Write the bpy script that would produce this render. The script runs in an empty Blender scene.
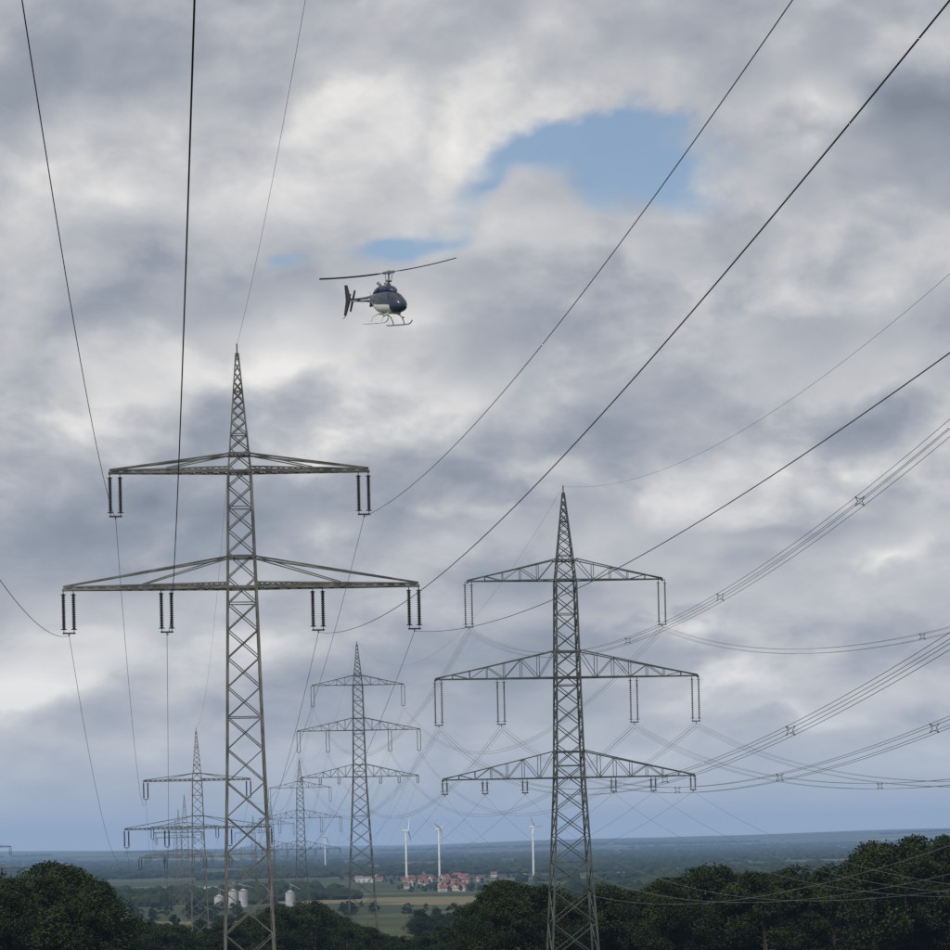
import bpy, math, random
import numpy as np
from mathutils import Vector, Matrix
random.seed(7); rng=np.random.default_rng(7)
scene=bpy.context.scene
F=2950.0      # focal length in photo pixels (111.8 mm on a 36 mm sensor)
# ------------------------------------------------------------------ materials
def new_mat(name):
    m=bpy.data.materials.new(name); m.use_nodes=True
    return m, m.node_tree.nodes, m.node_tree.links, m.node_tree.nodes['Principled BSDF']
def noisy(name,c1,c2,scale=1.0,rough=0.6,metal=0.0,detail=4,spec=0.3,coord='Object'):
    m,N,L,b=new_mat(name)
    tc=N.new('ShaderNodeTexCoord'); n=N.new('ShaderNodeTexNoise'); n.inputs['Scale'].default_value=scale; n.inputs['Detail'].default_value=detail
    r=N.new('ShaderNodeValToRGB'); r.color_ramp.elements[0].position=0.35; r.color_ramp.elements[1].position=0.65
    r.color_ramp.elements[0].color=(*c1,1); r.color_ramp.elements[1].color=(*c2,1)
    L.new(tc.outputs[coord],n.inputs['Vector']); L.new(n.outputs['Fac'],r.inputs['Fac']); L.new(r.outputs['Color'],b.inputs['Base Color'])
    b.inputs['Roughness'].default_value=rough; b.inputs['Metallic'].default_value=metal
    b.inputs['Specular IOR Level'].default_value=spec
    return m
M_steelA=noisy('weathered_green_steel',(0.065,0.068,0.062),(0.18,0.18,0.165),0.6,0.6)
M_steelB=noisy('galvanised_steel',(0.05,0.06,0.058),(0.10,0.11,0.106),0.4,0.55)
M_porc=noisy('brown_porcelain',(0.02,0.018,0.02),(0.04,0.035,0.035),3,0.25,spec=0.5)
M_glassins=noisy('grey_insulator',(0.08,0.09,0.09),(0.13,0.14,0.14),3,0.35,spec=0.5)
M_wireA=noisy('backlit_aluminium_wire',(0.03,0.03,0.033),(0.05,0.05,0.055),0.3,0.7)  # dark look of the backlit wires is put into the base colour
M_wireB=noisy('aluminium_wire',(0.11,0.12,0.13),(0.16,0.17,0.18),0.3,0.6)
M_conc=noisy('concrete',(0.3,0.29,0.27),(0.4,0.39,0.36),1.2,0.9)
M_leaf1=noisy('foliage',(0.018,0.030,0.010),(0.045,0.062,0.020),0.45,0.8,spec=0.1,coord='Object')
M_leaf2=noisy('foliage_dark',(0.012,0.022,0.009),(0.026,0.040,0.015),0.45,0.8,spec=0.1)
M_bark=noisy('bark',(0.05,0.04,0.03),(0.1,0.08,0.06),4,0.9)
M_lump=noisy('distant_foliage',(0.012,0.021,0.009),(0.036,0.048,0.02),0.02,0.9,spec=0.05)
M_white=noisy('white_paint',(0.55,0.56,0.56),(0.66,0.66,0.66),0.05,0.5)
M_silo=noisy('galvanised_silo',(0.34,0.35,0.36),(0.46,0.47,0.48),0.3,0.5)
M_wall=noisy('render_wall',(0.35,0.33,0.30),(0.6,0.58,0.54),0.03,0.8,coord='Object')
M_roof=noisy('red_tile',(0.15,0.055,0.042),(0.25,0.09,0.065),0.05,0.8)
M_roofg=noisy('grey_sheet',(0.2,0.21,0.22),(0.3,0.3,0.31),0.3,0.6)
M_win=noisy('window_glass',(0.02,0.025,0.03),(0.05,0.055,0.06),1,0.15,spec=0.6)
M_hblue=noisy('navy_paint',(0.022,0.036,0.075),(0.03,0.05,0.10),2,0.25,spec=0.5)
M_hwhite=noisy('helicopter_white_paint',(0.66,0.67,0.67),(0.76,0.76,0.75),2,0.35,spec=0.5)
M_hglass=noisy('canopy_glass',(0.018,0.024,0.03),(0.03,0.04,0.05),2,0.06,spec=0.9)
M_hdark=noisy('black_rotor',(0.02,0.02,0.022),(0.03,0.03,0.032),2,0.5)
M_hmetal=noisy('dull_metal',(0.16,0.16,0.16),(0.24,0.24,0.235),4,0.4,0.6)

def mesh_obj(name,verts,faces,mats,mi=None,parent=None,smooth=False,link=True):
    me=bpy.data.meshes.new(name); me.from_pydata([tuple(v) for v in verts],[],faces)
    for m in mats: me.materials.append(m)
    if mi is not None: me.polygons.foreach_set('material_index',np.array(mi,dtype=np.int32))
    if smooth: me.polygons.foreach_set('use_smooth',np.ones(len(me.polygons),dtype=bool))
    me.update()
    if not link: return me
    o=bpy.data.objects.new(name,me); scene.collection.objects.link(o)
    if parent: o.parent=parent
    return o
def empty(name,loc=(0,0,0)):
    e=bpy.data.objects.new(name,None); e.location=loc; e.empty_display_size=2; scene.collection.objects.link(e); return e
class MB:
    """mesh builder"""
    def __init__(s): s.v=[];s.f=[];s.m=[]
    def beam(s,a,b,t,mi=0,t2=None):
        a=Vector(a);b=Vector(b);d=(b-a)
        if d.length<1e-5: return
        d.normalize(); up=Vector((0,0,1)) if abs(d.z)<.9 else Vector((0,1,0))
        x=d.cross(up).normalized(); y=d.cross(x).normalized(); t2=t if t2 is None else t2
        i=len(s.v)
        for p,w in((a,t),(b,t2)):
            for sx,sy in((-1,-1),(1,-1),(1,1),(-1,1)): s.v.append(p+x*sx*w/2+y*sy*w/2)
        for q in((0,1,2,3),(7,6,5,4),(0,4,5,1),(1,5,6,2),(2,6,7,3),(3,7,4,0)): s.f.append(tuple(i+k for k in q)); s.m.append(mi)
    def box(s,c,h,mi=0):
        i=len(s.v)
        for z in(-1,1):
            for x,y in((-1,-1),(1,-1),(1,1),(-1,1)): s.v.append(Vector((c[0]+x*h[0],c[1]+y*h[1],c[2]+z*h[2])))
        for q in((3,2,1,0),(4,5,6,7),(0,1,5,4),(1,2,6,5),(2,3,7,6),(3,0,4,7)): s.f.append(tuple(i+k for k in q)); s.m.append(mi)
    def tube(s,pts,r,mi=0,n=8):
        pts=[Vector(p) for p in pts]; i0=len(s.v)
        for j,p in enumerate(pts):
            d=(pts[min(j+1,len(pts)-1)]-pts[max(j-1,0)]).normalized(); up=Vector((0,0,1)) if abs(d.z)<.9 else Vector((1,0,0))
            x=d.cross(up).normalized(); y=d.cross(x).normalized()
            for k in range(n):
                a=2*math.pi*k/n; s.v.append(p+x*r*math.cos(a)+y*r*math.sin(a))
        for j in range(len(pts)-1):
            for k in range(n):
                k2=(k+1)%n; s.f.append((i0+j*n+k,i0+j*n+k2,i0+(j+1)*n+k2,i0+(j+1)*n+k)); s.m.append(mi)
        s.f.append(tuple(i0+k for k in reversed(range(n)))); s.m.append(mi); s.f.append(tuple(i0+(len(pts)-1)*n+k for k in range(n))); s.m.append(mi)
    def lathe(s,pts,n=10,mi=0,axis=(0,0,0),M=None):
        i=len(s.v); A=Vector(axis)
        for r,z in pts:
            for k in range(n):
                a=2*math.pi*k/n; p=Vector((r*math.cos(a),r*math.sin(a),z))
                if M is not None: p=M@p
                s.v.append(A+p)
        for j in range(len(pts)-1):
            for k in range(n):
                k2=(k+1)%n
                s.f.append((i+j*n+k,i+j*n+k2,i+(j+1)*n+k2,i+(j+1)*n+k)); s.m.append(mi)
        s.f.append(tuple(i+k for k in reversed(range(n)))); s.m.append(mi)
        s.f.append(tuple(i+(len(pts)-1)*n+k for k in range(n))); s.m.append(mi)
    def obj(s,name,mats,parent=None,smooth=False,link=True): return mesh_obj(name,s.v,s.f,mats,s.m,parent,smooth,link)

# ------------------------------------------------------------------ terrain
DY=[-400,-100,0,120,250,400,600,850,1200,2000,3000,5000,9000,13000,16000,20000,45000]
DZ=[2,-1,-1.7,-7,-13,-18,-25.5,-31.5,-36,-41,-45.5,-46,-46,-38,-4,20,30]
def ground(x,y):
    x=np.asarray(x,dtype=float);y=np.asarray(y,dtype=float)
    z=sum(np.interp(y+o,DY,DZ) for o in(-30,-15,0,15,30))/5
    far=np.clip((y-9000)/7000,0,1)
    z=z+far*(17*np.sin(x/1900-.6)+9*np.sin(x/830+y/4000)+6*np.sin(x/390))
    a=np.clip((y-150)/600,0,1)*np.clip((7000-y)/5000,0,1)
    z=z+a*(0.8*np.sin(x/110+y/300)+0.7*np.sin(y/170-x/260))
    return z
def gz(x,y): return float(ground(x,y))
ys=np.concatenate([np.arange(-400,1500,20),np.geomspace(1500,45000,150)])
t=np.linspace(-1,1,221); xs=26000*np.sinh(5.5*t)/np.sinh(5.5)
X,Y=np.meshgrid(xs,ys); Z=ground(X,Y)
nx=len(xs);ny=len(ys)
V=np.stack([X,Y,Z],-1).reshape(-1,3)
idx=np.arange(nx*ny).reshape(ny,nx)
Fc=np.stack([idx[:-1,:-1],idx[:-1,1:],idx[1:,1:],idx[1:,:-1]],-1).reshape(-1,4)
m,N,L,b=new_mat('farmland')
tc=N.new('ShaderNodeTexCoord')
def tex_noise(vec,scale,detail=4):
    n=N.new('ShaderNodeTexNoise'); n.inputs['Scale'].default_value=scale; n.inputs['Detail'].default_value=detail; L.new(vec,n.inputs['Vector']); return n
mp=N.new('ShaderNodeMapping'); mp.inputs['Rotation'].default_value=(0,0,0.35); mp.inputs['Scale'].default_value=(1/420,1/260,0)
L.new(tc.outputs['Object'],mp.inputs['Vector'])
vo=N.new('ShaderNodeTexVoronoi'); vo.inputs['Scale'].default_value=1.0; vo.distance='CHEBYCHEV'; L.new(mp.outputs['Vector'],vo.inputs['Vector'])
sep=N.new('ShaderNodeSeparateColor'); L.new(vo.outputs['Color'],sep.inputs['Color'])
ramp=N.new('ShaderNodeValToRGB'); ramp.color_ramp.interpolation='CONSTANT'
els=ramp.color_ramp.elements; els[0].color=(0.045,0.066,0.028,1); els[1].position=0.3; els[1].color=(0.07,0.085,0.035,1)
for p,c in((0.5,(0.16,0.135,0.07,1)),(0.6,(0.05,0.07,0.03,1)),(0.8,(0.09,0.10,0.045,1)),(0.92,(0.2,0.17,0.095,1))):
    e=els.new(p); e.color=c
L.new(sep.outputs['Red'],ramp.inputs['Fac'])
geo=N.new('ShaderNodeNewGeometry'); sx=N.new('ShaderNodeSeparateXYZ'); L.new(geo.outputs['Position'],sx.inputs['Vector'])
mr=N.new('ShaderNodeMapRange'); mr.inputs['From Min'].default_value=1330; mr.inputs['From Max'].default_value=1345; L.new(sx.outputs['Y'],mr.inputs['Value'])
n1=tex_noise(tc.outputs['Object'],0.03,8)
r2=N.new('ShaderNodeValToRGB'); r2.color_ramp.elements[0].position=0.3; r2.color_ramp.elements[1].position=0.7
r2.color_ramp.elements[0].color=(0.05,0.072,0.026,1); r2.color_ramp.elements[1].color=(0.11,0.118,0.046,1); L.new(n1.outputs['Fac'],r2.inputs['Fac'])
mx=N.new('ShaderNodeMix'); mx.data_type='RGBA'; L.new(mr.outputs['Result'],mx.inputs['Factor']); L.new(r2.outputs['Color'],mx.inputs['A']); L.new(ramp.outputs['Color'],mx.inputs['B'])
n2=tex_noise(tc.outputs['Object'],0.25,6)
mm=N.new('ShaderNodeMix'); mm.data_type='RGBA'; mm.blend_type='MULTIPLY'; mm.inputs['Factor'].default_value=0.5
L.new(mx.outputs['Result'],mm.inputs['A']); L.new(n2.outputs['Fac'],mm.inputs['B'])
L.new(mm.outputs['Result'],b.inputs['Base Color']); b.inputs['Roughness'].default_value=0.95; b.inputs['Specular IOR Level'].default_value=0.1
mesh_obj('ground',V,Fc.tolist(),[m],smooth=True)

# ------------------------------------------------------------------ lattice pylons
LINE_A=(-0.1060); LINE_B=(-0.1003)
def interp(zs,ws,z): return float(np.interp(z,zs,ws))
def body(mb,H,prof,leg,br,ratio,mi=0):
    """prof: [(depth below top, half width)]"""
    zs=[p[0] for p in prof]; ws=[p[1] for p in prof]
    z=0.35; lv=[z]
    while z<H-0.5:
        w=2*interp(zs,ws,z); z+=max(0.8,w*ratio); lv.append(min(z,H))
    if lv[-1]<H: lv[-1]=H
    C=((-1,-1),(1,-1),(1,1),(-1,1))
    mb.beam((0,0,H+0.5),(0,0,H-0.5),0.12)
    for j in range(len(lv)-1):
        a,c=lv[j],lv[j+1]; wa,wc=interp(zs,ws,a),interp(zs,ws,c)
        lg=leg*(0.55 if a<9 else 1.0)
        for k in range(4):
            x,y=C[k]; x2,y2=C[(k+1)%4]
            mb.beam((x*wa,y*wa,H-a),(x*wc,y*wc,H-c),lg)
            mb.beam((x*wa,y*wa,H-a),(x2*wc,y2*wc,H-c),br)
            mb.beam((x2*wa,y2*wa,H-a),(x*wc,y*wc,H-c),br)
            if j%4==0: mb.beam((x*wa,y*wa,H-a),(x2*wa,y2*wa,H-a),br)
    w=ws and interp(zs,ws,H)
    for x,y in C: mb.box((x*w,y*w,-0.1),(0.45,0.45,0.5),2)
def arm_girder(mb,H,zb,ztop,half,wb,sec):
    """donau type: shallow box girder + tie rods"""
    for s in(-1,1):
        n=int(half/1.0)
        pts=[]
        for i in range(n+1):
            f=i/n; x=s*(wb+(half-wb)*f); d=wb*(1-f)+0.12*f; dep=0.38*(1-f)+0.22*f
            pts.append((x,d,dep))
        for i in range(n):
            (x0,d0,h0),(x1,d1,h1)=pts[i],pts[i+1]
            for q in(-1,1):
                mb.beam((x0,q*d0,H-zb),(x1,q*d1,H-zb),sec)
                mb.beam((x0,q*d0,H-zb+h0),(x1,q*d1,H-zb+h1),sec*0.85)
                mb.beam((x0,q*d0,H-zb),(x1,q*d1,H-zb+h1),0.07)
                mb.beam((x0,q*d0,H-zb+h0),(x1,q*d1,H-zb),0.07)
            mb.beam((x0,d0,H-zb),(x1,-d1,H-zb),0.08); mb.beam((x0,-d0,H-zb),(x1,d1,H-zb),0.08)
            mb.beam((x1,d1,H-zb),(x1,-d1,H-zb),0.08)
        for q in(-1,1):
            mb.beam((s*wb*.9,q*wb*.9,H-ztop),(s*half,q*0.12,H-zb+0.28),0.13)
            f=0.52; mb.beam((s*wb*.9,q*wb*.9,H-ztop),(s*(wb+(half-wb)*f),q*wb*(1-f),H-zb+0.38),0.09)
        mb.beam((s*half,-0.2,H-zb),(s*half,0.2,H-zb),0.2)
    mb.beam((-wb,wb,H-ztop),(wb,wb,H-ztop),0.2); mb.beam((-wb,-wb,H-ztop),(wb,-wb,H-ztop),0.2)
    mb.beam((-wb,wb,H-zb),(wb,wb,H-zb),0.24); mb.beam((-wb,-wb,H-zb),(wb,-wb,H-zb),0.24)
def arm_truss(mb,H,zb,ztop,half,wb,sec):
    for s in(-1,1):
        n=int(half/1.9); P=[]
        for i in range(n+1):
            f=i/n; P.append((s*(wb+(half-wb)*f), wb*(1-f)+0.1*f, (zb-ztop)*(1-f)**1.05+0.12))
        for i in range(n):
            (x0,d0,h0),(x1,d1,h1)=P[i],P[i+1]
            for q in(-1,1):
                mb.beam((x0,q*d0,H-zb),(x1,q*d1,H-zb),sec); mb.beam((x0,q*d0,H-zb+h0),(x1,q*d1,H-zb+h1),sec*.85)
                mb.beam((x1,q*d1,H-zb),(x1,q*d1,H-zb+h1),0.065)
                if i%2==0: mb.beam((x0,q*d0,H-zb+h0),(x1,q*d1,H-zb),0.065)
                else: mb.beam((x0,q*d0,H-zb),(x1,q*d1,H-zb+h1),0.065)
            mb.beam((x0,d0,H-zb),(x1,-d1,H-zb),0.07); mb.beam((x1,d1,H-zb),(x1,-d1,H-zb),0.07)
        mb.beam((s*half,-.2,H-zb-.1),(s*half,.2,H-zb-.1),0.22)
    for q in(-1,1):
        mb.beam((-wb,q*wb,H-zb),(wb,q*wb,H-zb),0.18); mb.beam((-wb,q*wb,H-ztop),(wb,q*wb,H-ztop),0.16)
def string(mb,x,z,length,gap,r,mi,sheds):
    for s in(-1,1):
        xx=x+s*gap/2
        mb.beam((xx,0,z),(xx,0,z-0.35),0.07,0)
        pts=[(0.04,z-0.3)]; L0=length-0.7
        for k in range(sheds):
            zz=z-0.32-L0*k/sheds; dz=L0/sheds
            pts+=[(r*0.55,zz),(r,zz-dz*0.35),(r,zz-dz*0.5),(r*0.55,zz-dz*0.75)]
        pts.append((0.04,z-0.33-L0)); mb.lathe(pts,8,mi,(xx,0,0))
        mb.beam((xx,0,z-0.3-L0),(xx,0,z-length+0.1),0.07,0)
        for zz,rr in((z-0.42,0.22),(z-L0-0.28,0.26)):
            for k in range(8):
                a0=2*math.pi*k/8;a1=2*math.pi*(k+1)/8
                mb.beam((xx+rr*math.cos(a0),rr*math.sin(a0),zz),(xx+rr*math.cos(a1),rr*math.sin(a1),zz),0.035,mi)
    mb.beam((x-gap/2-0.12,0,z-length+0.1),(x+gap/2+0.12,0,z-length+0.1),0.13,mi)
    mb.beam((x,0,z-length+0.1),(x,0,z-length-0.15),0.1,mi)
# attachment points (x, depth below top)
A_ATT=[(-10.5,10.4,3.75),(10.5,10.4,3.75),(-14.6,20.2,3.75),(-6.4,20.2,3.75),(6.4,20.2,3.75),(14.6,20.2,3.75)]
B_ATT=[(-10.9,10.1,5.2),(10.9,10.1,5.2),(-14.5,21.0,5.2),(-7.5,21.0,5.2),(7.5,21.0,5.2),(14.5,21.0,5.2)]
B_LOW=[(-14.0,32.2,1.7),(-9.5,32.2,1.7),(-5.0,32.2,1.7),(5.0,32.2,1.7),(9.5,32.2,1.7),(14.0,32.2,1.7)]
def pylonA(H):
    mb=MB(); body(mb,H,[(0,0.09),(5,0.5),(10.4,0.95),(20.2,1.2),(35,1.55),(52,2.1),(80,3.2)],0.19,0.085,0.92)
    arm_girder(mb,H,10.4,8.9,10.95,0.97,0.15); arm_girder(mb,H,20.2,17.6,15.0,1.2,0.17)
    for x,z,l in A_ATT: string(mb,x,H-z,l,0.85,0.18,1,18)
    return mb
def pylonB(H):
    mb=MB(); body(mb,H,[(0,0.09),(5,0.6),(10.1,1.12),(21,1.32),(32.2,1.55),(42,2.05),(52,2.6),(90,4.5)],0.19,0.095,0.8)
    arm_truss(mb,H,10.1,7.9,11.0,1.12,0.13); arm_truss(mb,H,21.0,18.1,14.8,1.32,0.14); arm_truss(mb,H,32.2,29.3,14.2,1.55,0.14)
    for x,z,l in B_ATT: string(mb,x,H-z,l,0.75,0.11,1,20)
    for x,z,l in B_LOW: string(mb,x,H-z,l,0.5,0.11,1,7)
    return mb
TA=[(9.2,-18,42.4),(-19.28,250,42.4),(-56.7,605,24.8),(-94.3,960,18.2),(-131.5,1310,18.6),(-169,1665,18)]
TB=[(37.4,64,39.5),(10.7,330,39.5),(-27.4,710,49.2),(-62.5,1060,32.0),(-96.6,1400,22.0),(-131,1745,20)]
def place_pylons(lst,fn,slope,mats):
    for x,y,zt in lst:
        g=gz(x,y); H=zt-g-0.2
        o=fn(H).obj('lattice_pylon',mats); o.location=(x,y,g+0.2); o.rotation_euler=(0,0,math.atan(-slope))
place_pylons(TA,pylonA,LINE_A,[M_steelA,M_porc,M_conc])
place_pylons(TB,pylonB,LINE_B,[M_steelB,M_glassins,M_conc])
place_pylons([(-222,1345,14)],pylonA,-0.5,[M_steelA,M_porc,M_conc])

# ------------------------------------------------------------------ conductors
def wire_curve(name,paths,rad,mat,parent):
    cu=bpy.data.curves.new(name,'CURVE'); cu.dimensions='3D'; cu.bevel_depth=rad; cu.bevel_resolution=1
    for P in paths:
        s=cu.splines.new('POLY'); s.points.add(len(P)-1)
        for i,p in enumerate(P): s.points[i].co=(p[0],p[1],p[2],1)
    cu.materials.append(mat)
    o=bpy.data.objects.new(name,cu); scene.collection.objects.link(o); o.parent=parent; return o
def span(p,q,s,n=64):
    return [ (p[0]+(q[0]-p[0])*i/n, p[1]+(q[1]-p[1])*i/n, p[2]+(q[2]-p[2])*i/n-4*s*(i/n)*(1-i/n)) for i in range(n+1)]
def att(T,slope,x,dz):
    a=math.atan(-slope); return (T[0]+x*math.cos(a),T[1]+x*math.sin(a),T[2]-dz)
lineA=empty('overhead_power_line'); lineB=empty('overhead_power_line')
sagA=[5.5,9.0,9.0,9.0,9.0]
for (x,z,l) in A_ATT:
    wire_curve('conductor',[span(att(TA[i],LINE_A,x,z+l+0.1),att(TA[i+1],LINE_A,x,z+l+0.1),sagA[i]) for i in range(len(TA)-1)],0.019,M_wireA,lineA)
wire_curve('earth_wire',[span(att(TA[i],LINE_A,0,-0.4),att(TA[i+1],LINE_A,0,-0.4),sagA[i]*0.85) for i in range(len(TA)-1)],0.011,M_wireA,lineA)
sagB=[9.5,12.5,11,11,11]
sp=MB()
for (x,z,l) in B_ATT:
    paths=[]
    for i in range(len(TB)-1):
        c=span(att(TB[i],LINE_B,x,z+l+0.3),att(TB[i+1],LINE_B,x,z+l+0.3),sagB[i],60)
        for ox,oz in((-.2,-.2),(.2,-.2),(.2,.2),(-.2,.2)) if i<2 else ((-.2,0),(.2,0)):
            paths.append([(p[0]+ox,p[1],p[2]+oz) for p in c])
        if i<1:
            step=36.5; Ls=266; dist=115
            while dist<Ls-10:
                f=1-dist/Ls; j=min(int(f*60),59); r=f*60-j; p=Vector(c[j]).lerp(Vector(c[j+1]),r)
                q=[p+Vector((a,0,b_)) for a,b_ in((-.2,-.2),(.2,-.2),(.2,.2),(-.2,.2))]
                cc=[p+Vector((a,0,b_)) for a,b_ in((0,-.1),(.1,0),(0,.1),(-.1,0))]
                for e in range(4):
                    sp.beam(q[e],cc[e],0.035); sp.beam(q[e],cc[(e+3)%4],0.035)
                    sp.beam(q[e]-Vector((0,.06,0)),q[e]+Vector((0,.06,0)),0.06)
                dist+=step
    wire_curve('bundled_conductor',paths,0.013,M_wireB,lineB)
sp.obj('spacers',[M_wireB],lineB)
for (x,z,l) in B_LOW:
    wire_curve('conductor',[span(att(TB[i],LINE_B,x,z+l+0.1),att(TB[i+1],LINE_B,x,z+l+0.1),sagB[i]) for i in range(len(TB)-1)],0.012,M_wireB,lineB)
wire_curve('earth_wire',[span(att(TB[i],LINE_B,0,-0.4),att(TB[i+1],LINE_B,0,-0.4),sagB[i]*0.95) for i in range(len(TB)-1)],0.012,M_wireB,lineB)

# ------------------------------------------------------------------ helicopter (nose +X, left +Y)
heli=empty('helicopter')
def loft(stations,nseg,nring,fmat,name,mats,expn=2.5):
    S=np.array(stations,float); tt=np.linspace(0,len(S)-1,nseg)
    def cr(col):
        out=[]
        for u in tt:
            i=min(int(u),len(S)-2); f=u-i
            p0=S[max(i-1,0),col];p1=S[i,col];p2=S[i+1,col];p3=S[min(i+2,len(S)-1),col]
            out.append(0.5*((2*p1)+(-p0+p2)*f+(2*p0-5*p1+4*p2-p3)*f*f+(-p0+3*p1-3*p2+p3)*f**3))
        return np.array(out)
    xs_,hw,zb,zt=cr(0),np.maximum(cr(1),.01),cr(2),cr(3)
    v=[];f=[];mi=[]
    for i in range(nseg):
        for k in range(nring):
            a=2*math.pi*k/nring; c,s_=math.cos(a),math.sin(a)
            yy=hw[i]*math.copysign(abs(c)**(2/expn),c); zz=(zb[i]+zt[i])/2+(zt[i]-zb[i])/2*math.copysign(abs(s_)**(2/expn),s_)
            v.append((xs_[i],yy,zz))
    for i in range(nseg-1):
        for k in range(nring):
            k2=(k+1)%nring; q=(i*nring+k,i*nring+k2,(i+1)*nring+k2,(i+1)*nring+k)
            c=np.mean([v[j] for j in q],axis=0); f.append(q); mi.append(fmat(*c))
    f.append(tuple(range(nring))); mi.append(0); f.append(tuple(reversed([(nseg-1)*nring+k for k in range(nring)]))); mi.append(0)
    return mesh_obj(name,v,f,mats,mi,heli,True)
def fus_mat(x,y,z):
    ay=abs(y)
    if x>1.05 and z>-0.44+0.16*(x-1.0) and z<0.40 and ay>0.03 and not (0<x-1.05<.06): return 2
    if 0.24<x<0.98 and -0.42<z<0.30 and ay>0.35: return 2
    if -0.66<x<0.14 and -0.36<z<0.28 and ay>0.35: return 2
    if 1.35<x<2.15 and z<-0.80 and ay>.08: return 2
    if z<-0.46-0.05*x and z>-1.2 and x<1.35: return 1
    if x<-2.2 and -0.02<z<0.07: return 1
    return 0
loft([(2.42,.03,-.66,-.52),(2.33,.26,-.82,-.36),(2.1,.44,-.95,-.15),(1.7,.57,-1.05,.10),(1.2,.65,-1.1,.38),(.6,.68,-1.12,.53),(-.1,.68,-1.1,.56),(-.8,.63,-1.0,.54),(-1.4,.50,-.74,.50),(-1.9,.35,-.42,.43),(-2.4,.25,-.20,.36),(-3.2,.20,-.11,.29),(-4.5,.155,-.04,.25),(-6.1,.11,.02,.21)],150,72,fus_mat,'fuselage',[M_hblue,M_hwhite,M_hglass])
loft([(1.15,.05,.42,.50),(.85,.30,.40,.70),(.4,.42,.38,.92),(-.3,.45,.36,.98),(-1.0,.42,.36,.92),(-1.6,.32,.34,.72),(-2.2,.10,.30,.42)],40,32,lambda x,y,z:3 if (x<-.55 and x>-.95 and abs(y)>.36 and .5<z<.75) or (.55<x<.75 and .5<z<.75) else 0,'engine_cowling',[M_hblue,M_hwhite,M_hglass,M_hdark])
h=MB()
h.lathe([(0.2,0.88),(0.17,1.08),(0.06,1.1),(0.06,1.9)],14,3)
h.lathe([(0.2,1.2),(0.24,1.24),(0.24,1.3),(0.12,1.34)],14,3)
for s in(-1,1):
    h.tube([(s*.18,s*.12,1.27),(s*.36,s*.1,1.80)],.022,3); h.tube([(s*.15,-s*.18,.9),(s*.17,-s*.16,1.25)],.022,3)
    h.tube([(-0.75,s*.2,.82),(-.85,s*.24,1.02),(-1.05,s*.32,1.16)],.11,3,10)
def slab(pts,th,mi,axis='y',off=0):
    i=len(h.v); n=len(pts)
    for sgn in(-1,1):
        for a,b_ in pts: h.v.append(Vector((a,off+sgn*th/2,b_)) if axis=='y' else Vector((a,b_,off+sgn*th/2)))
    h.f.append(tuple(i+k for k in range(n))); h.m.append(mi); h.f.append(tuple(i+n+k for k in reversed(range(n)))); h.m.append(mi)
    for k in range(n):
        k2=(k+1)%n; h.f.append((i+k2,i+k,i+n+k,i+n+k2)); h.m.append(mi)
slab([(-5.65,.15),(-6.35,1.28),(-6.7,1.28),(-6.38,.1),(-6.6,-.95),(-6.34,-1.0),(-5.8,.02)],.08,4)
slab([(-3.85,-1.0),(-4.4,-1.0),(-4.4,1.0),(-3.85,1.0)],.06,0,'z',.08)
for s in(-1,1): slab([(-3.8,.42),(-4.5,.5),(-4.55,-.34),(-4.1,-.32)],.05,4,'y',s*1.02)
h.tube([(-6.3,0,-.9),(-6.5,0,-1.1),(-6.8,0,-1.18)],.025,3)
h.tube([(-6.0,0,.12),(-6.0,.34,.12)],.05,3)
for sg in(-1,1):
    dx,dz=math.sin(.35)*.82*sg,math.cos(.35)*.82*sg; h.beam((-6.0,.34,.12),(-6.0+dx,.34,.12+dz),.12,4,.10)
for s in(-1,1):
    y=s*.98; h.tube([(-1.75,y,-1.80),(-1.2,y,-1.83),(1.2,y,-1.83),(1.6,y,-1.80),(1.85,y,-1.68),(2.0,y,-1.55)],.05,1)
    h.tube([(.9,y*.84,-1.35),(1.1,y*.80,-1.33)],.05,3)
for xx in(-.75,.85):
    h.tube([(xx,-.98,-1.82),(xx,-.9,-1.55),(xx,-.72,-1.27),(xx,-.35,-1.1),(xx,.35,-1.1),(xx,.72,-1.27),(xx,.9,-1.55),(xx,.98,-1.82)],.048,1)
h.tube([(2.35,0,-.62),(2.8,0,-.64)],.018,3); h.tube([(.2,0,-1.1),(.05,0,-1.5)],.02,3); h.tube([(-2.6,0,.3),(-2.75,0,.62)],.018,3)
h.lathe([(.13,0),(.13,.1),(.05,.14)],12,3,(1.75,0,-1.08),Matrix.Rotation(math.pi,3,'X'))
h.obj('airframe_parts',[M_hblue,M_hwhite,M_hglass,M_hmetal,M_hdark],heli)
r=MB(); R=5.1
for s in(-1,1):
    n=14; prev=None
    for k in range(n+1):
        f=k/n; x=s*(0.25+(R-0.25)*f); z=0.30*f*f; ch=0.19 if k>1 else 0.10
        cur=[Vector((x,-ch,z-.01*s)),Vector((x,ch,z+.01*s)),Vector((x,ch*.2,z+.04)),]
        i=len(r.v); r.v+=cur
        if prev is not None:
            for a,c in((0,1),(1,2),(2,0)): r.f.append((prev+a,prev+c,i+c,i+a)); r.m.append(0)
        else: r.f.append((i,i+1,i+2)); r.m.append(0)
        prev=i
    r.f.append((prev,prev+1,prev+2)); r.m.append(0)
r.box((0,0,0),(.42,.09,.08),1); r.lathe([(.12,-.12),(.15,0),(.11,.14)],10,1)
ro=r.obj('main_rotor',[M_hdark,M_hmetal],heli)
heli_yaw=math.atan2(-.857,.515)
RM=Matrix.Rotation(heli_yaw,4,'Z')@Matrix.Rotation(math.radians(7),4,'Y')@Matrix.Rotation(math.radians(0),4,'X')
heli.matrix_world=Matrix.Translation((-5.5,215,39.95))@RM
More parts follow.
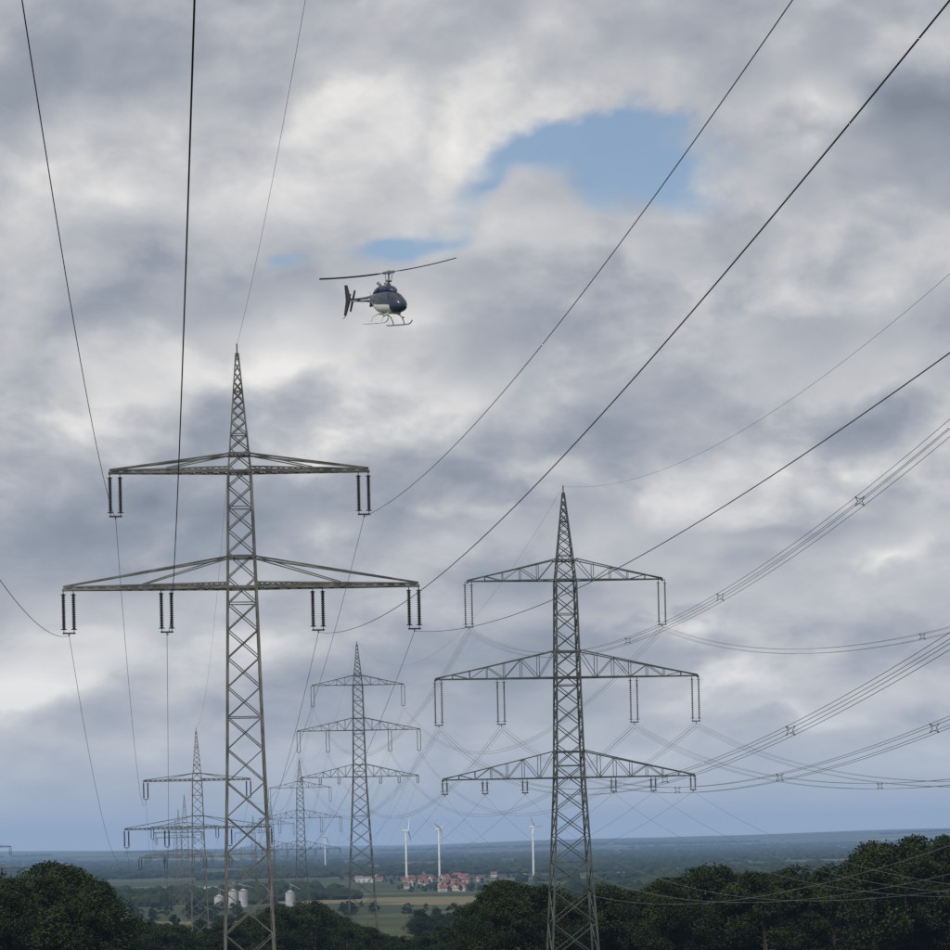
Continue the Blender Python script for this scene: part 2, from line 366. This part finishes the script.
Wd=Matrix.Rotation(math.radians(-9.6),4,'Y')@Matrix.Rotation(math.radians(-3),4,'X')@Matrix.Rotation(math.radians(8),4,'Z')
ro.matrix_local=Matrix.Translation((0,0,1.88))@(RM.inverted()@Wd)

# ------------------------------------------------------------------ wind turbines
def turbine(az,d,hub,rot,yaw,Rb):
    x=az*d/F; g=gz(x,d); e=empty('wind_turbine',(x,d,g)); e.rotation_euler=(0,0,yaw)
    t=MB(); t.lathe([(1.6,0),(1.5,2),(0.9,hub-1)],16,0); t.obj('tower',[M_white],e,True)
    n=MB(); n.box((0,1.5,hub+.4),(1.3,3.4,1.3)); o=n.obj('nacelle',[M_white],e); bv=o.modifiers.new('b','BEVEL'); bv.width=.6; bv.segments=2
    n=MB(); n.lathe([(1.3,-1.2),(1.2,.2),(.8,1.3),(.1,1.9)],12,0,(0,-3.0,hub+.4),Matrix.Rotation(math.pi/2,3,'X'))
    for k in range(3):
        a=rot+k*2*math.pi/3; dx,dz=math.sin(a),math.cos(a)
        P=[(0,.7),(.12,1.0),(.25,1.1),(.6,.7),(1,.2)]
        for (f0,w0),(f1,w1) in zip(P,P[1:]):
            n.beam((dx*f0*Rb,-3.8,hub+.4+dz*f0*Rb),(dx*f1*Rb,-3.8,hub+.4+dz*f1*Rb),w0*1.1,0,w1*1.1)
    n.obj('rotor',[M_white],e)
turbine(-69,4000,67,0.35,1.3,20); turbine(-36,4000,68,1.0,1.0,20); turbine(58,4000,68,-0.6,0.9,19)
turbine(-150,6500,70,0.5,1.0,26)

# ------------------------------------------------------------------ village + farm buildings
def house_mesh(w,d,hh,rh,name='house'):
    m=MB(); m.box((0,0,hh/2),(w/2,d/2,hh/2),0)
    i=len(m.v); o=.5
    for x in(-w/2-o,w/2+o):
        m.v+=[Vector((x,-d/2-o,hh-.2)),Vector((x,0,hh+rh)),Vector((x,d/2+o,hh-.2))]
    m.f+=[(i,i+1,i+4,i+3),(i+1,i+2,i+5,i+4),(i,i+2,i+1),(i+3,i+4,i+5),(i,i+3,i+5,i+2)]; m.m+=[1,1,0,0,1]
    m.box((w*.25,d*.12,hh+rh),(.4,.4,.9),1)
    for k in range(int(w//3)):
        x=-w/2+1.7+k*3
        for z in([1.5] if hh<4 else [1.5,4.2]):
            m.box((x,-d/2,z),(.55,.04,.65),2); m.box((x,d/2,z),(.55,.04,.65),2)
    m.box((w/2,0,1.1),(.04,.5,1.1),2)
    return m.obj(name,[M_wall,M_roof,M_win],link=False)
HM=[house_mesh(10,8,4.4,3.4),house_mesh(12,8,3.0,3.4),house_mesh(8,7,4.6,3.0)]
HP=[]
for k in range(42):
    az=random.gauss(-36,32); d=random.uniform(2850,4300); x=az*d/F; HP.append((x,d))
    o=bpy.data.objects.new('house',random.choice(HM)); o.location=(x,d,gz(x,d)-.1); o.rotation_euler=(0,0,random.choice([.2,.5,1.75,.1,1.2])+random.uniform(-.2,.2)); s=random.uniform(.75,1.05); o.scale=(s,s,s); scene.collection.objects.link(o)
for az,d,w in((-110,3900,24),(150,3600,26),(205,4200,40),(-255,3000,34),(-222,3100,22)):
    mb=MB(); mb.box((0,0,3.0),(w/2,7,3.0),0); i=len(mb.v)
    for xx in(-w/2-.4,w/2+.4): mb.v+=[Vector((xx,-7.4,5.9)),Vector((xx,0,8.0)),Vector((xx,7.4,5.9))]
    mb.f+=[(i,i+1,i+4,i+3),(i+1,i+2,i+5,i+4),(i,i+2,i+1),(i+3,i+4,i+5),(i,i+3,i+5,i+2)]; mb.m+=[1,1,0,0,1]
    for q in(-.6,0,.6): mb.box((q*w/2,-7,2.0),(2,.05,2.0),2)
    x=az*d/F; o=mb.obj('barn',[M_wall,M_roofg,M_roofg]); o.location=(x,d,gz(x,d)-.1); o.rotation_euler=(0,0,random.uniform(-.3,.3))
def silo(az,d,r_,h_,n):
    x=az*d/F; e=empty('grain_silo',(x,d,gz(x,d)))
    for k in range(n):
        mb=MB(); pts=[]
        for j in range(13): pts+=[(r_,j*h_/12),(r_*.985,(j+.5)*h_/12)]
        pts+=[(r_,h_),(.5,h_+r_*.5)]; mb.lathe(pts,18,0,(k*2.15*r_,0,0)); mb.obj('silo_bin',[M_silo],e,True)
    mb=MB()
    for q in(-1,1): mb.beam((q*.5,r_+.8,0),(q*.5,r_+.8,h_+7),.25)
    for j in range(8): mb.beam((-.5,r_+.8,j*h_/7),(.5,r_+.8,(j+1)*h_/7),.15)
    mb.beam((0,r_+.8,h_+6),(n*2.15*r_,0,h_+2.5),.4); mb.obj('elevator',[M_roofg],e)
silo(-243,2130,3.4,12,2); silo(-186,2130,3.4,10,1); silo(-257,2135,3.6,8,1)

# ------------------------------------------------------------------ trees
def tree_mesh(seed,H=14.0,cr=4.6,nl=11000,low=0.12):
    rg=np.random.default_rng(seed); mb=MB()
    top=Vector((rg.normal()*.5,rg.normal()*.5,H*.72)); mb.beam((0,0,-1),(0,0,H*.3),.62,2,.45); mb.beam((0,0,H*.3),top,.45,2,.12)
    cl=[]
    nc=40
    for k in range(nc):
        a=rg.uniform(0,2*math.pi); hh=rg.uniform(low,1.0)
        prof=math.sin(math.pi*min(1,(hh-low)/(1-low)*.82+.16))**.7
        rr=cr*prof*math.sqrt(rg.uniform(.15,1))*rg.uniform(.75,1.15)
        c=Vector((math.cos(a)*rr,math.sin(a)*rr,H*hh*.93)); R_=rg.uniform(.75,1.7)
        cl.append((c,R_)); 
        if k%2==0:
            z0=min(c.z*.75,H*.65); mb.beam((0,0,z0),c,.2,2,.05)
    v=[tuple(p) for p in mb.v]; f=list(mb.f); mi=list(mb.m)
    per=nl//nc
    for c,R_ in cl:
        d=rg.normal(size=(per,3)); d/=np.linalg.norm(d,axis=1)[:,None]; rad=R_*rg.uniform(.35,1.15,per)[:,None]**.7
        P=np.array(c)+d*rad*np.array([1.15,1.15,.8])
        dark=rg.uniform()<.45
        for p in P:
            n=rg.normal(size=3); n[2]+=.6; n/=np.linalg.norm(n); u=np.cross(n,rg.normal(size=3)); u/=np.linalg.norm(u); w=np.cross(n,u)
            s=rg.uniform(.10,.22); i=len(v)
            v+= [tuple(p-u*s),tuple(p-w*s*.7),tuple(p+u*s),tuple(p+w*s*.7)]; f.append((i,i+1,i+2,i+3)); mi.append(1 if dark else 0)
    return mesh_obj('tree_mesh',v,f,[M_leaf1,M_leaf2,M_bark],mi,link=False)
TM=[tree_mesh(1),tree_mesh(2,14,5.4,12500),tree_mesh(3,14,3.8,9500),tree_mesh(4,14,5.0,12000,.06),tree_mesh(5,14,4.4,10500,.2)]
BM=[tree_mesh(11,5,3.2,4000,.02),tree_mesh(12,5,2.6,3500,.02)]
def put(meshes,parent,x,y,h,base=14.0,wid=1.0):
    o=bpy.data.objects.new('tree' if base>10 else 'shrub',random.choice(meshes)); s=h/base
    o.location=(x,y,gz(x,y)-.2); o.scale=(s*wid*random.uniform(.9,1.2),s*wid*random.uniform(.9,1.2),s); o.rotation_euler=(0,0,random.uniform(0,6.28)); scene.collection.objects.link(o); o.parent=parent
def canopy(name,prof,n,d0,d1,drop,minh=4,maxh=24):
    """prof: canopy top as (bearing px, px below eye level) -> converted to real heights above ground"""
    e=empty(name); us=[p[0] for p in prof]; vs=[p[1] for p in prof]
    for k in range(n):
        u=random.uniform(us[0],us[-1]); d=random.uniform(d0,d1); x=u*d/F
        top=-(float(np.interp(u,us,vs))+random.uniform(0,1)**1.5*drop+random.uniform(-5,4))*d/F
        h=top-gz(x,d)
        if h<minh: continue
        put(TM,e,x,d,min(h,maxh),14.0,random.uniform(.8,1.25)*(14/max(h,9))**.35)
canopy('woodland',[(-5,58),(5,42),(28,31),(55,36),(90,42),(165,41),(205,24),(245,22),(290,32),(330,28),(355,28),(380,16),(400,3),(440,-5),(480,-4),(620,-12)],250,370,520,42)
canopy('woodland',[(-620,0),(-500,14),(-470,16),(-445,6),(-410,4),(-392,16),(-376,28),(-365,40),(-358,75)],72,330,440,45)
canopy('hedgerow',[(-345,62),(-290,74),(-250,72),(-215,58),(-190,46),(-165,50),(-140,64),(-120,80),(-60,88),(-20,75)],150,540,660,22,2.5,16)
canopy('woodland',[(-480,70),(-330,62),(-250,60),(-200,56),(-130,66),(-125,66)],60,1150,1330,10,4,14)
canopy('woodland',[(-60,62),(-20,60),(60,50),(200,48),(480,44)],120,1000,1250,14,4,16)
canopy('woodland',[(-500,50),(-300,52),(-100,54),(-60,55),(100,50),(500,46)],150,1700,2050,6,4,15)
e=empty('village_trees')
for (x,y) in HP:
    for q in range(3): put(TM,e,x+random.uniform(-30,30),y-random.uniform(5,25),random.uniform(4,7.5))
e=empty('shrubs')
for k in range(60):
    y=random.uniform(120,330); x=random.uniform(-.3,.3)*y
    put(BM,e,x,y,random.uniform(1.2,3.0),5.0)

# distant tree belts : one mesh
import bmesh
bm=bmesh.new(); bmesh.ops.create_icosphere(bm,subdivisions=2,radius=1); bm.verts.ensure_lookup_table()
IV=np.array([v.co[:] for v in bm.verts]); IF=np.array([[v.index for v in f.verts] for f in bm.faces]); bm.free()
VV=[];FF=[];off=0
def lump(x,y,s,hz):
    global off
    d=1+rng.uniform(-.28,.28,len(IV)); v=IV*d[:,None]*np.array([s,s,hz]); v+=np.array([x,y,gz(x,y)+hz*.55]); VV.append(v); FF.append(IF+off); off+=len(IV)
for k in range(210):
    y=math.exp(random.uniform(math.log(2200),math.log(16500))); x=random.uniform(-.24,.24)*y
    w=random.uniform(.02,.10)*y; dp=random.uniform(25,140)
    if y<4350 and abs(x/y*F+38)<w/2/y*F+66: continue
    for j in range(int(26+w/16)):
        xx=x+random.uniform(-.5,.5)*w; yy=y+random.uniform(-.5,.5)*dp+(xx-x)*random.uniform(-.02,.05)
        s=random.uniform(4,9)*(1+y/12000); lump(xx,yy,s,random.uniform(4.5,8))
mesh_obj('distant_woods',np.concatenate(VV),np.concatenate(FF).tolist(),[M_lump])

# ------------------------------------------------------------------ atmospheric haze (homogeneous)
hz=MB(); hz.box((0,14600,85),(21000,15000,160)); ho=hz.obj('haze',[bpy.data.materials.new('haze')])
hm=ho.data.materials[0]; hm.use_nodes=True; n_=hm.node_tree.nodes; n_.clear(); l_=hm.node_tree.links
out=n_.new('ShaderNodeOutputMaterial'); ab=n_.new('ShaderNodeVolumeAbsorption'); em=n_.new('ShaderNodeEmission'); ad=n_.new('ShaderNodeAddShader')
K=4.6e-5
ab.inputs['Color'].default_value=(0,0,0,1); ab.inputs['Density'].default_value=K
em.inputs['Color'].default_value=(.21,.33,.53,1); em.inputs['Strength'].default_value=K
l_.new(ab.outputs[0],ad.inputs[0]); l_.new(em.outputs[0],ad.inputs[1]); l_.new(ad.outputs[0],out.inputs['Volume'])

# ------------------------------------------------------------------ sky
SUN_EL=math.radians(48); SUN_AZ=math.radians(215)
w=bpy.data.worlds.new('World'); scene.world=w; w.use_nodes=True; N=w.node_tree.nodes; L=w.node_tree.links; N.clear()
w.cycles.sampling_method='MANUAL'; w.cycles.sample_map_resolution=256
wo=N.new('ShaderNodeOutputWorld')
sky=N.new('ShaderNodeTexSky'); sky.sky_type='NISHITA'; sky.sun_disc=False; sky.sun_elevation=SUN_EL; sky.sun_rotation=SUN_AZ; sky.air_density=1; sky.dust_density=1.0
bg1=N.new('ShaderNodeBackground'); bg1.inputs['Strength'].default_value=0.105; L.new(sky.outputs[0],bg1.inputs['Color'])
bg2=N.new('ShaderNodeBackground'); bg2.inputs['Strength'].default_value=1.0
mix=N.new('ShaderNodeMixShader'); L.new(bg1.outputs[0],mix.inputs[1]); L.new(bg2.outputs[0],mix.inputs[2]); L.new(mix.outputs[0],wo.inputs['Surface'])
def val(n,i,v):
    if isinstance(v,(int,float)): n.inputs[i].default_value=v
    else: L.new(v,n.inputs[i])
def M(op,a,b=None,c=None,clamp=False):
    n=N.new('ShaderNodeMath'); n.operation=op; n.use_clamp=clamp; val(n,0,a)
    if b is not None: val(n,1,b)
    if c is not None: val(n,2,c)
    return n.outputs[0]
def VM(op,a,b=None):
    n=N.new('ShaderNodeVectorMath'); n.operation=op
    for i,v in((0,a),(1,b)):
        if v is None: continue
        if isinstance(v,tuple): n.inputs[i].default_value=v
        else: L.new(v,n.inputs[i])
    return n
def comb(x,y,z):
    n=N.new('ShaderNodeCombineXYZ'); val(n,0,x);val(n,1,y);val(n,2,z); return n.outputs[0]
def NZ(vec,scale,detail=6,rough=.55):
    n=N.new('ShaderNodeTexNoise'); n.inputs['Scale'].default_value=scale; n.inputs['Detail'].default_value=detail; n.inputs['Roughness'].default_value=rough; L.new(vec,n.inputs['Vector']); return n
def MR(v,a,b,c=0.0,d=1.0,t='SMOOTHSTEP'):
    n=N.new('ShaderNodeMapRange'); n.interpolation_type=t; L.new(v,n.inputs['Value']); n.inputs['From Min'].default_value=a; n.inputs['From Max'].default_value=b; n.inputs['To Min'].default_value=c; n.inputs['To Max'].default_value=d; return n.outputs[0]
tc=N.new('ShaderNodeTexCoord'); sx=N.new('ShaderNodeSeparateXYZ'); L.new(tc.outputs['Generated'],sx.inputs[0])
x,y,z=sx.outputs
hyp=M('SQRT',M('MULTIPLY_ADD',x,x,M('MULTIPLY',y,y)))
A=M('MULTIPLY',M('ARCTAN2',x,y),2.95); E=M('MULTIPLY',M('DIVIDE',z,M('MAXIMUM',hyp,.02)),2.95)
zc=M('MULTIPLY',M('POWER',M('MAXIMUM',M('ADD',z,.03),.001),.7),1.35)
P=comb(x,y,zc)
warp=NZ(P,15,2.5,.55); wv=VM('SUBTRACT',warp.outputs['Color'],(.5,.5,.5)).outputs[0]
Pw=VM('ADD',P,VM('MULTIPLY',wv,(.03,.03,.02)).outputs[0]).outputs[0]
nA=NZ(Pw,8.5,8,.52).outputs['Fac']
nUp=NZ(VM('ADD',Pw,(-.007,0,.017)).outputs[0],8.5,6,.50).outputs['Fac']
lit_relief=M('SUBTRACT',nA,nUp)  # offset noise difference, paints sunlit tops into the cloud colour
AEw=VM('ADD',comb(M('MULTIPLY_ADD',nA,.18,A),M('MULTIPLY_ADD',lit_relief,.30,E),0),VM('MULTIPLY',wv,(.30,.18,0)).outputs[0]).outputs[0]
def blobs(lst):
    """soft cloud masses at fixed directions in the sky"""
    s=None
    for u,v,su,sv,amt in lst:
        e=(845-v)/1000; a=(u-475)/1000+.0213*e+.09; e=e-.0213*(u-475)/1000
        mp=N.new('ShaderNodeMapping'); mp.vector_type='TEXTURE'; L.new(AEw,mp.inputs['Vector'])
        mp.inputs['Location'].default_value=(a,e,0); mp.inputs['Scale'].default_value=(su*2.1/1000,sv*2.1/1000,1)
        g=N.new('ShaderNodeTexGradient'); g.gradient_type='QUADRATIC_SPHERE'; L.new(mp.outputs[0],g.inputs[0])
        s=M('MULTIPLY',g.outputs['Fac'],amt*1.15) if s is None else M('MULTIPLY_ADD',g.outputs['Fac'],amt*1.15,s)
    return s
tone=blobs([(330,60,200,60,.08),(520,90,170,60,.08),(850,92,60,28,.34),(770,180,120,55,.14),(330,365,120,42,.34),(430,395,70,30,.18),(100,410,150,42,.2),(600,285,150,40,.2),(870,425,80,35,.34),(320,520,60,20,.24),(900,550,70,20,.22),(660,625,120,25,.26),(40,650,90,30,.28),(860,715,90,18,.18),
 (930,150,90,80,-.30),(170,190,140,50,-.03),(790,310,150,45,-.20),(480,490,210,40,-.20),(820,520,130,28,-.18),(120,545,170,40,-.16)])
blue=blobs([(600,165,125,50,1.45),(450,275,72,44,1.4),(325,292,32,24,.8),(520,215,75,38,.85)])
Vv=M('ADD',M('MULTIPLY_ADD',nA,.28,.435),MR(nA,.47,.54,-.04,.05)); Vv=M('MULTIPLY_ADD',lit_relief,1.75,Vv); Vv=M('ADD',Vv,tone)
cr=N.new('ShaderNodeValToRGB'); L.new(Vv,cr.inputs[0]); e_=cr.color_ramp.elements
e_[0].position=.10; e_[0].color=(.22,.245,.295,1); e_[1].position=.98; e_[1].color=(.88,.86,.83,1)
for p,c in((.36,(.31,.34,.395,1)),(.54,(.43,.445,.485,1)),(.74,(.60,.60,.61,1))):
    q=e_.new(p); q.color=c
hm_=N.new('ShaderNodeMix'); hm_.data_type='RGBA'; L.new(MR(E,.17,.0,0,.95),hm_.inputs['Factor']); L.new(cr.outputs[0],hm_.inputs['A']); hm_.inputs['B'].default_value=(.46,.50,.56,1)
L.new(hm_.outputs['Result'],bg2.inputs['Color'])
bm_=M('MULTIPLY_ADD',nA,-2.2,M('ADD',blue,1.1))
L.new(MR(bm_,.3,.95,1,.08),mix.inputs['Fac'])
# sun
sd=bpy.data.lights.new('sun','SUN'); sd.energy=2.6; sd.angle=math.radians(2); sd.color=(1,.95,.88)
so=bpy.data.objects.new('sun',sd); scene.collection.objects.link(so)
sv=Vector((math.sin(SUN_AZ)*math.cos(SUN_EL),math.cos(SUN_AZ)*math.cos(SUN_EL),math.sin(SUN_EL)))
so.rotation_euler=(sv).to_track_quat('Z','Y').to_euler(); so.location=(0,0,200)
# ------------------------------------------------------------------ camera
cd=bpy.data.cameras.new('camera'); cam=bpy.data.objects.new('camera',cd); scene.collection.objects.link(cam); scene.camera=cam
cd.sensor_width=36; cd.lens=36*F/950; cd.shift_y=370/950; cd.clip_start=.5; cd.clip_end=80000
cam.matrix_world=Matrix.Rotation(math.pi/2,4,'X')@Matrix.Rotation(math.radians(-1.22),4,'Z')
scene.view_settings.view_transform='Standard'; scene.view_settings.look='None'; scene.view_settings.exposure=0
